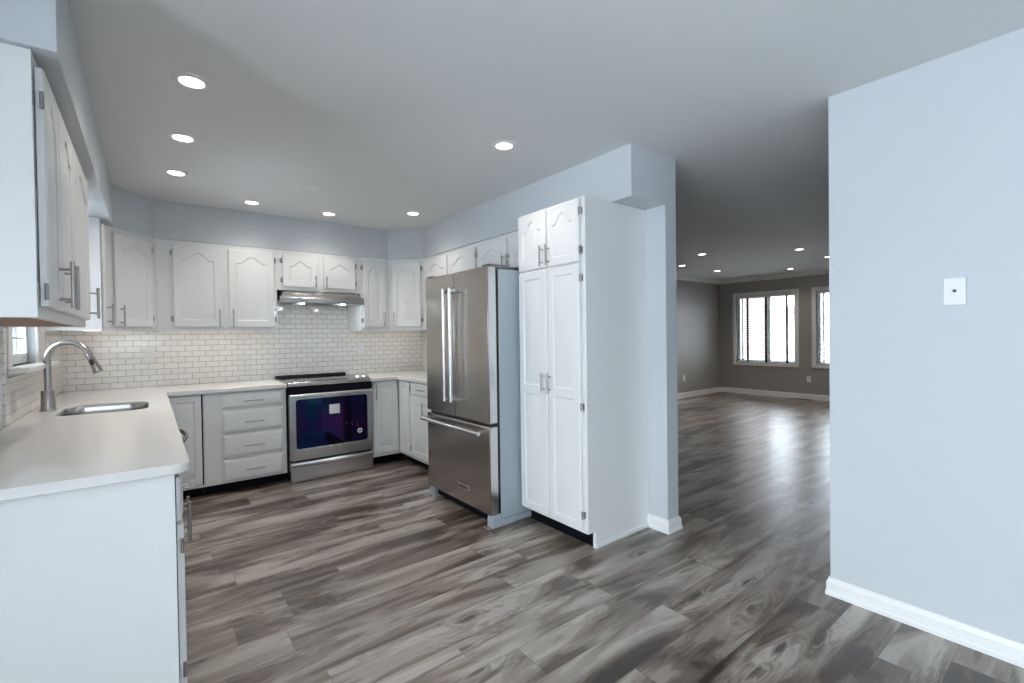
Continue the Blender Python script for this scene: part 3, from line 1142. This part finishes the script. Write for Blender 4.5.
c = thing('base_cabinet', 'white base cabinet on the right wall with a drawer, half hidden by the fridge', 'cabinet', (2.050, 4.5555, 0), -PI / 2, 'white base cabinets')
W = 1.108
D = XR - .0005 - 2.050
base_carcass(c, W, D)
add_door(c, dict(x0=.030, x1=.262, z0=.118, z1=.845, hinge='r'))
o = drawer_mesh(.285, .83, .720, .845, YF, DT).build('drawer', M['cab'], c, smooth=22)
bar_pull(o, .55, .785, .13, False)
add_door(c, dict(x0=.285, x1=.83, z0=.118, z1=.705, h=(.60, .60)))


# ------------------------------------------------------------------ countertops, sink, tap
def arc(cx, cy, r, a0, a1, n=8):
    return [(cx + r * math.cos(a0 + (a1 - a0) * i / n), cy + r * math.sin(a0 + (a1 - a0) * i / n)) for i in range(n + 1)]


R = .045
CX0 = .103
outer = [(XW + .0095, 1.877)] + arc(CX0 - R, 1.877 + R, R, -PI / 2, 0) + [(CX0, 4.512), (.9625, 4.512), (.9625, YB - .0095), (XW + .0095, YB - .0095)]
sx0, sx1, sy0, sy1 = -.415, -.006, 3.50, 4.02
hole = arc(sx1 - .10, sy1 - .10, .10, 0, PI / 2) + arc(sx0 + .09, sy1 - .09, .09, PI / 2, PI) + arc(sx0 + .06, sy0 + .06, .06, PI, 1.5 * PI) + arc(sx1 - .10, sy0 + .10, .10, 1.5 * PI, 2 * PI)
o = MB().slab(outer, [hole], ZCT - SLAB, ZCT, bev=.003).build('countertop', M['quartz'], smooth=30)
tag(o, 'warm white quartz countertop with the sink, running along the left and back walls', 'countertop', 'quartz countertops')
o = MB().prism([(1.7345, 4.512), (2.008, 4.512), (2.008, 3.446), (XR - .0095, 3.446), (XR - .0095, YB - .0095), (1.7345, YB - .0095)], ZCT - SLAB, ZCT, .003).build('countertop', M['quartz'], smooth=30)
tag(o, 'white quartz countertop in the corner between the range and the fridge', 'countertop', 'quartz countertops')

# undermount sink bowl
t_ = bmesh.new()


def loop_at(grow, z):
    cx, cy = (sx0 + sx1) / 2, (sy0 + sy1) / 2
    hw, hd = (sx1 - sx0) / 2, (sy1 - sy0) / 2
    return [t_.verts.new((cx + (p[0] - cx) * (hw + grow) / hw, cy + (p[1] - cy) * (hd + grow) / hd, z)) for p in hole]


zt = ZCT - SLAB - .0006
lps = [loop_at(-.0008, ZCT - .012), loop_at(-.0022, ZCT - .016), loop_at(-.003, zt - .02), loop_at(-.008, zt - .15), loop_at(-.02, zt - .175), loop_at(-.06, zt - .185)]
for a, b in zip(lps, lps[1:]):
    k = len(a)
    for i in range(k):
        t_.faces.new((a[i], a[(i + 1) % k], b[(i + 1) % k], b[i]))
t_.faces.new(lps[-1])
bmesh.ops.recalc_face_normals(t_, faces=t_.faces[:])
mb = MB()
mb._take(t_)
s = mb.build('sink_bowl', M['steel_h'])
md = s.modifiers.new('thickness', 'SOLIDIFY')
md.thickness = .0015
md.offset = -1
sk = thing('kitchen_sink', 'stainless undermount sink set in the white quartz counter below the window', 'sink', ((sx0 + sx1) / 2, (sy0 + sy1) / 2, zt - .186))
s.parent = sk
s.location = (-(sx0 + sx1) / 2, -(sy0 + sy1) / 2, -(zt - .186))
MB().lathe([(0, .004), (.028, .004), (.042, .002), (.044, 0), (0, 0)], (0, 0, .0025)).build('drain', M['chrome'], sk)

# pull-down tap
tp = thing('kitchen_tap', 'brushed nickel gooseneck tap with pull-down spray head beside the sink', 'tap', (-.470, 3.835, ZCT + .0003), 0)
MB().lathe([(0, 0), (.037, 0), (.037, .006), (.0335, .012), (.0315, .115), (.0295, .119), (0, .119)]).build('base', M['nickel'], tp)
d = Vector((.96, -.28, 0)).normalized()
ra, zc_ = .098, .300
path = [Vector((0, 0, .118)), Vector((0, 0, .2)), Vector((0, 0, zc_))]
for i in range(1, 17):
    a = PI - (PI * .90) * i / 16
    path.append(d * (ra + ra * math.cos(a)) + Vector((0, 0, zc_ + ra * math.sin(a))))
MB().tube(path, .0168, 18).build('spout', M['nickel'], tp)
e0 = path[-1]
tdir = (path[-1] - path[-2]).normalized()
hd = MB().tube([e0 + tdir * .001, e0 + tdir * .012, e0 + tdir * .05, e0 + tdir * .115, e0 + tdir * .125], [.017, .0185, .019, .0245, .0225], 20).build('spray_head', M['nickel'], tp)
side = Vector((d.y, -d.x, 0))
nrm = tdir.cross(side).normalized()
cam_side = (Vector((0, 0, 0)) - Vector((-.47, 3.835, 0))).normalized()
sgn = 1 if side.dot(cam_side) > 0 else -1
bc = e0 + tdir * .055 + side * sgn * .0185
mb = MB()
rot = Matrix((tdir.cross(side * sgn), tdir, side * sgn)).transposed()
t = bmesh.new()
bmesh.ops.create_uvsphere(t, u_segments=16, v_segments=10, radius=1)
for v in t.verts:
    v.co = rot @ Vector((v.co.x * .012, v.co.y * .022, v.co.z * .005)) + bc
mb._take(t)
mb.build('spray_button', M['black'], hd)
mb = MB()
mb.lathe([(0, 0), (.013, 0), (.013, .022), (.010, .026), (0, .026)], (.0, .030, .075), 16, rot=Matrix.Rotation(-PI / 2, 3, 'X'))
mb.tube([(0, .050, .075), (.005, .075, .080), (.012, .115, .092)], [.006, .0055, .0045], 10)
mb.build('lever', M['nickel'], tp)

# ------------------------------------------------------------------ range
XA, YA = .9715, 4.482
rg = thing('range', 'stainless slide-in electric range between the drawer bank and the right base cabinet', 'range', (XA, YA, 0))
W = .760
MB().box(.004, W - .004, .045, YB - .012 - YA, .012, .845, .002).build('body', M['black'], rg)
for x in (.05, W - .05):
    for y in (.10, .56):
        MB().lathe([(0, 0), (.018, 0), (.018, .013), (0, .013)], (x, y, 0), 12).build('leveling_foot', M['black'], rg)
# cooktop rim and glass
MB().box(0, W, .030, YB - .012 - YA, .8485, .893, .004).build('cooktop_rim', M['steel_h'], rg)
MB().box(.02, W - .02, .135, YB - .09 - YA, .8935, .899, .002).build('cooktop_glass', M['black_glass'], rg)
mb = MB()
mb.box(.012, W - .055, YB - .080 - YA, YB - .022 - YA, .8935, .921, .010)
mb.build('rear_vent_trim', M['black'], rg)
# sloped control console at the front edge of the top
mb = MB()
mb.prism([(.012, .862), (.030, .852), (.130, .8932), (.130, .905), (.112, .909)], 0.0, W, .0015, axis='x')
con = mb.build('control_console', M['steel_h'], rg)
sl = math.atan2(.909 - .862, .100)
rotk = Matrix.Rotation(sl, 3, 'X')
for x in (.070, .135, W - .135, W - .070):
    cz = .862 + (.060 - .012) * math.tan(sl)
    k = MB().lathe([(0, 0), (.020, 0), (.020, .004), (.0165, .006), (.0145, .026), (.012, .028), (0, .028)], (x, .060, cz + .001), 20, rot=rotk).build('knob', M['chrome'], con)
mb = MB()
t = bmesh.new()
bmesh.ops.create_cube(t, size=1.0)
for v in t.verts:
    v.co = rotk @ Vector((v.co.x * .34, v.co.y * .045, v.co.z * .003)) + Vector((W / 2, .062, .862 + .05 * math.tan(sl) + .002))
mb._take(t)
mb.build('display', M['black_glass'], con)
# black band under the console
MB().prism([(.0, .792), (.04, .792), (.04, .8480), (.030, .8515), (.012, .8605)], .004, W - .004, .001, axis='x').build('black_band', M['toe'], rg)
# oven door
dr = MB()
z0_, z1_ = .196, .788
wx0, wx1, wz0, wz1 = .055, W - .055, .298, .742


def rrect(x0, x1, z0, z1, r, n=6):
    return [(x1 - r + r * math.cos(a), z1 - r + r * math.sin(a)) for a in [PI / 2 * i / n for i in range(n + 1)]] + \
           [(x0 + r + r * math.cos(a), z1 - r + r * math.sin(a)) for a in [PI / 2 + PI / 2 * i / n for i in range(n + 1)]] + \
           [(x0 + r + r * math.cos(a), z0 + r + r * math.sin(a)) for a in [PI + PI / 2 * i / n for i in range(n + 1)]] + \
           [(x1 - r + r * math.cos(a), z0 + r + r * math.sin(a)) for a in [1.5 * PI + PI / 2 * i / n for i in range(n + 1)]]


def framed_slab(outer, inner, y0, y1):
    """A slab in the xz plane with one hole, from y0 (front) to y1 (back)."""
    t = MB().slab(outer, [inner], -y1, -y0)
    for v in t.bm.verts:
        v.co = Vector((v.co.x, -v.co.z, v.co.y))
    bmesh.ops.recalc_face_normals(t.bm, faces=t.bm.faces[:])
    return t


od = framed_slab(rrect(.003, W - .003, z0_, z1_, .010, 3), rrect(wx0, wx1, wz0, wz1, .028), 0, .044).build('oven_door', M['steel_h'], rg)
t = MB().slab(rrect(wx0 + .0004, wx1 - .0004, wz0 + .0004, wz1 - .0004, .028), [], -.03, -.0015)
for v in t.bm.verts:
    v.co = Vector((v.co.x, -v.co.z, v.co.y))
bmesh.ops.recalc_face_normals(t.bm, faces=t.bm.faces[:])
t.build('oven_window', M['oven_glass'], od)
MB().box(.003, W - .003, -.014, -.0003, .760, .788, .005).build('door_top_rail', M['steel_edge'], od)
# lower frame plate of the door with bevelled corners
MB().prism([(.004, .198), (W - .004, .198), (W - .045, .290), (.045, .290)], -.004, -.0003, .001, axis='y').build('door_lower_plate', M['steel_h'], od)
# paper sticker, round seal and small marks on the glass
MB().box(.345, .440, .0002, .0012, .585, .672).build('sticker', M['paper'], od)
mb = MB().lathe([(0, 0), (.024, 0), (.024, .001), (0, .001)], (.628, .0012, .395), 24, rot=Matrix.Rotation(PI / 2, 3, 'X'))
mb.build('round_seal', M['paper'], od)
mb = MB().lathe([(.0, 0), (.012, 0), (.012, .0006), (0, .0006)], (.628, .0001, .395), 20, rot=Matrix.Rotation(PI / 2, 3, 'X'))
mb.box(.552, .557, .0004, .0012, .455, .480)
mb.box(.601, .606, .0004, .0012, .440, .462)
mb.box(.504, .508, .0004, .0012, .470, .486)
mb.build('glass_marks', M['steel_dark'], od)
# warming drawer
wd = MB().box(.003, W - .003, 0, .044, .005, .186, .004).build('warming_drawer', M['steel_h'], rg)
pts = []
mb = MB()
prof = [(-.0003, .142), (-.018, .152), (-.024, .164), (-.020, .180), (-.0003, .185)]
t = bmesh.new()
n = 24
rings = []
for i in range(n + 1):
    u = i / n
    x = .004 + (W - .008) * u
    sag = -.018 * (1 - (2 * u - 1) ** 2) * .6
    rings.append([t.verts.new((x, y, z + (sag if z < .16 else sag * .2 if z < .175 else 0))) for y, z in prof])
for a, b in zip(rings, rings[1:]):
    for i in range(len(prof)):
        j = (i + 1) % len(prof)
        t.faces.new((a[i], a[j], b[j], b[i]))
t.faces.new(rings[0])
t.faces.new(rings[-1][::-1])
bmesh.ops.recalc_face_normals(t, faces=t.faces[:])
mb._take(t)
mb.build('drawer_lip', M['steel_edge'], wd)

# ------------------------------------------------------------------ range hood
hd_ = thing('range_hood', 'slim stainless under-cabinet range hood above the range', 'range hood', (.9495, 4.756, 1.610))
W = .775
dep = YB - .010 - 4.756
prof = [(dep, .130), (.0, .130), (-.015, .128), (-.105, .062), (-.110, .055), (-.110, .014), (-.105, .008), (dep, .026)]
t = bmesh.new()
L_ = []
for x, inset in ((0.0, 0.0), (W, 0.0)):
    L_.append([t.verts.new((x, p[0], p[1])) for p in prof])
k = len(prof)
for i in range(k):
    t.faces.new((L_[0][i], L_[0][(i + 1) % k], L_[1][(i + 1) % k], L_[1][i]))
t.faces.new(L_[0])
t.faces.new(L_[1][::-1])
# bevel the right and left front shoulders inward at the top
for v in t.verts:
    if v.co.z > .1 and v.co.y < .05:
        v.co.x += .06 if v.co.x < .1 else -.06
bmesh.ops.recalc_face_normals(t, faces=t.faces[:])
mb = MB()
mb._take(t)
mb.build('canopy', M['steel_h'], hd_, smooth=25)
mb = MB()
for i in range(6):
    mb.box(.395 + i * .020, .406 + i * .020, -.1122, -.1102, .031, .039, .001)
mb.build('buttons', M['steel_edge'], hd_)
MB().lathe([(0, 0), (.010, 0), (.010, .003), (0, .003)], (.535, -.1102, .035), 16, rot=Matrix.Rotation(PI / 2, 3, 'X')).build('badge', M['chrome'], hd_)
for x in (.20, .575):
    MB().lathe([(0, -.004), (.017, -.004), (.020, 0), (0, 0)], (x, -.070, .0092), 20, rot=Matrix.Rotation(math.atan2(.018, dep + .105), 3, 'X')).build('lamp', M['lamp_hood'], hd_)
MB().prism([(.02, .0085), (dep - .03, .0225), (dep - .03, .0205), (.02, .0065)], .10, W - .10, axis='x').build('filter', M['steel_dark'], hd_)

# ------------------------------------------------------------------ fridge
FX, FYN, FYF = 1.780, 2.550, 3.436
fr = thing('refrigerator', 'stainless french-door fridge with bottom freezer beside the tall white pantry', 'fridge', (FX, FYF, 0), -PI / 2)
W, D = FYF - FYN, .77
MB().box(.004, W - .004, .088, D, .045, 1.742, .006).build('cabinet', M['fridge_side'], fr)
MB().box(.006, W - .006, .068, .0875, .09, 1.738, .002).build('gasket', M['black'], fr)
GAP = .0035
zd0, zd1 = .702, 1.757
mid = W / 2


def fridge_door(name, x0, x1, z0, z1, mat):
    o = MB().box(x0, x1, 0, .066, z0, z1, .007, seg=2).build(name, M[mat], fr, smooth=20)
    return o


dL = fridge_door('door', .002, mid - GAP / 2, zd0, zd1, 'steel_v')
dR = fridge_door('door', mid + GAP / 2, W - .002, zd0, zd1, 'steel_v')
dF = fridge_door('freezer_drawer', .002, W - .002, .088, .682, 'steel_v')
# bright side edges of the doors
for o, z0_, z1_ in ((dR, zd0, zd1), (dF, .088, .682)):
    MB().box(W - .0018, W - .0004, .004, .062, z0_ + .008, z1_ - .008).build('door_edge', M['steel_edge'], o)
MB().box(.01, W - .01, .03, .066, .684, .700).build('gap_shadow_strip', M['black'], fr)
# vertical door handles
for o, x in ((dL, mid - .045), (dR, mid + .045)):
    mb = MB()
    mb.tube([(x, -.062, .815), (x, -.062, 1.640)], .0135, 16)
    h = mb.build('handle', M['steel_edge'], o)
    for z in (.835, 1.620):
        MB().box(x - .013, x + .013, -.062, -.0003, z - .014, z + .014, .005).build('handle_mount', M['steel_edge'], h)
mb = MB()
mb.tube([(.020, -.062, .640), (W - .055, -.062, .640)], .0135, 16)
h = mb.build('handle', M['steel_edge'], dF)
for x in (.050, W - .080):
    MB().box(x - .014, x + .014, -.062, -.0003, .627, .653, .005).build('handle_mount', M['steel_edge'], h)
MB().lathe([(0, 0), (.017, 0), (.017, .008), (.013, .011), (0, .011)], (W - .0555, -.062, .640), 20, rot=Matrix.Rotation(PI / 2, 3, 'Y')).build('handle_cap', M['chrome'], h)
# badge plate on the freezer front
bx, bz = .5475, .205
b_ = MB().box(bx - .072, bx + .072, -.003, -.0003, bz - .019, bz + .019, .001).build('badge', M['steel_edge'], dF)
MB().box(bx - .060, bx + .060, -.0038, -.0031, bz - .009, bz + .009).build('badge_inlay', M['steel_dark'], b_)
# hinge covers, foot covers, grille
mb = MB()
mb.box(W - .085, W - .012, .010, .180, 1.7575, 1.772, .004)
mb.box(W - .060, W - .006, .075, .30, 1.743, 1.763, .006)
mb.build('hinge_cover', M['steel_dark'], fr)
MB().box(.012, .085, .010, .180, 1.7575, 1.772, .004).build('hinge_cover', M['steel_dark'], fr)
for x0, x1 in ((.0, .070), (W - .070, W)):
    mb = MB()
    mb.prism([(.016, 0), (.20, 0), (.20, .0445), (.087, .0445), (.087, .085), (.03, .085), (.016, .06)], x0, x1, .004, axis='x')
    mb.build('foot_cover', M['fridge_side'], fr)
MB().box(W - .010, W - .004, .2005, D - .01, .004, .0448, .002).build('side_skirt', M['fridge_side'], fr)
MB().box(.0705, W - .0705, .05, .075, .018, .085, .003).build('grille', M['toe'], fr)

# ------------------------------------------------------------------ ceiling lights
def downlight(x, y, label, group, mat, zc=ZC):
    o = thing('recessed_light', label, 'ceiling light', (x, y, zc), 0, group)
    MB().lathe([(.046, -.004), (.048, -.0085), (.058, -.009), (.0695, -.004), (.0705, -.0002), (.046, -.0002)], seg=40).build('trim_ring', M['plate'], o)
    MB().lathe([(0, -.0042), (.0455, -.0042), (.0455, -.0004), (0, -.0004)], seg=32).build('diffuser', M[mat], o)
    l = bpy.data.lights.new('lamp_beam', 'SPOT')
    l.energy = DOWNLIGHT_W if mat == 'lamp' else DOWNLIGHT_LR_W
    l.color = (1.0, 0.93, 0.85)
    l.spot_size = math.radians(135)
    l.spot_blend = 1.0
    l.shadow_soft_size = .045
    b = bpy.data.objects.new('lamp_beam', l)
    b.parent = o
    b.location = (0, 0, -.012)
    COL.objects.link(b)
    return o


KL = [((.171, 2.485), 'recessed ceiling light nearest the camera in the row along the left bulkhead'),
      ((.173, 3.206), 'second recessed ceiling light from the camera along the left bulkhead'),
      ((.170, 3.905), 'third recessed ceiling light from the camera along the left bulkhead'),
      ((.700, 4.400), 'recessed ceiling light above the back run, over the drawer bank'),
      ((1.325, 4.413), 'recessed ceiling light above the back run, in front of the range hood'),
      ((1.941, 3.963), 'recessed ceiling light in front of the fridge, nearest the corner wall cabinet'),
      ((1.696, 2.241), 'recessed ceiling light in front of the tall pantry')]
for (x, y), lb in KL:
    downlight(x, y, lb, 'kitchen ceiling lights', 'lamp')
LL = [((6.334, 3.675), 'living room ceiling light in the left trio, nearest the kitchen opening'),
      ((7.122, 4.494), 'living room ceiling light closest to the edge of the partition wall'),
      ((8.266, 4.494), 'living room ceiling light closest to the far corner of the room'),
      ((7.112, 2.687), 'living room ceiling light in the right trio, the largest and highest in view'),
      ((8.215, 2.702), 'living room ceiling light half cut off by the near right wall'),
      ((9.172, 3.615), 'living room ceiling light right in front of the blinds window')]
for (x, y), lb in LL:
    downlight(x, y, lb, 'living room ceiling lights', 'lamp_lr')

# ------------------------------------------------------------------ small fittings
o = thing('ceiling_vent', 'flush white square cover plate on the kitchen ceiling', 'vent', (.965, 3.745, ZC))
MB().box(-.075, .075, -.055, .055, -.006, -.0002, .002).build('cover_plate', M['plate'], o)
mb = MB()
for k in range(5):
    mb.box(-.062, .062, -.042 + k * .019, -.034 + k * .019, -.0072, -.0061)
mb.build('louvres', M['ceiling'], o)


def outlet(name, label, loc, rz, dark='slots', group='white outlet covers'):
    """A duplex outlet; its plate faces -y locally."""
    o = thing(name, label, 'outlet', loc, rz, group)
    MB().box(-.036, .036, -.006, -.0003, -.058, .058, .002).build('cover_plate', M['plate'], o)
    for z in (-.020, .020):
        s = MB().box(-.017, .017, -.0075, -.0061, z - .014, z + .014, .0006).build('socket', M['trim'], o)
        mb = MB()
        for x in (-.007, .007):
            mb.box(x - .0012, x + .0012, -.0079, -.0076, z - .004, z + .005)
        mb.build('slots', M['black'], s)
    return o


outlet('wall_outlet', 'white double outlet on the backsplash left of the range, above the counter corner', (.002, YB - .009, 1.165), 0)
outlet('wall_outlet', 'white double outlet on the backsplash right of the range', (1.86, YB - .009, 1.175), 0)
outlet('wall_outlet', 'small outlet on the taupe living room side wall near the pillar', (8.45, YL, .385), 0)
outlet('wall_outlet', 'outlet on the taupe wall between the two living room windows', (XL, 3.575, .385), -PI / 2)

o = thing('cable_wall_plate', 'white square plate with a dark cable socket on the near right wall', 'wall plate', (XR - .004, .411, 1.449), -PI / 2)
MB().box(-.035, .035, -.006, -.0003, -.056, .056, .002).build('cover_plate', M['plate'], o)
MB().lathe([(.0065, 0), (.0085, 0), (.0085, .004), (.0065, .005), (.0065, 0)], (0, -.006, .003), 20, rot=Matrix.Rotation(PI / 2, 3, 'X')).build('socket_collar', M['trim'], o)
MB().lathe([(0, 0), (.0062, 0), (.0062, .0015), (0, .0015)], (0, -.0061, .003), 16, rot=Matrix.Rotation(PI / 2, 3, 'X')).build('socket_hole', M['vent_dark'], o)

o = thing('floor_register', 'dark metal floor register under the gap between the living room windows', 'vent', (9.80, 3.665, 0))
MB().box(-.045, .045, -.155, .155, .0003, .006, .002).build('frame', M['vent_dark'], o)
mb = MB()
for k in range(14):
    mb.box(-.034, .034, -.136 + k * .0205, -.128 + k * .0205, .0062, .0085)
mb.build('louvres', M['black'], o)

# ------------------------------------------------------------------ sky portals in the openings
def po(c, n, sx, sy):
    z = -Vector(n)
    q = z.to_track_quat('Z', 'Y')
    portal(c, q.to_euler(), sx, sy)


po(((FILL_WIN[0] + FILL_WIN[1]) / 2, YN - .13, 1.525), (0, 1, 0), 1.4, 1.15)
po((XNK - .13, (PATIO[0] + PATIO[1]) / 2, 1.115), (1, 0, 0), 2.17, 3.55)
po((XW - .12, (SINKWIN[0] + SINKWIN[1]) / 2, 1.6), (1, 0, 0), .9, .75)
po((XL + .13, 4.38, 1.35), (-1, 0, 0), 1.38, 1.15)
po((XL + .13, 2.875, 1.35), (-1, 0, 0), 1.38, 1.15)
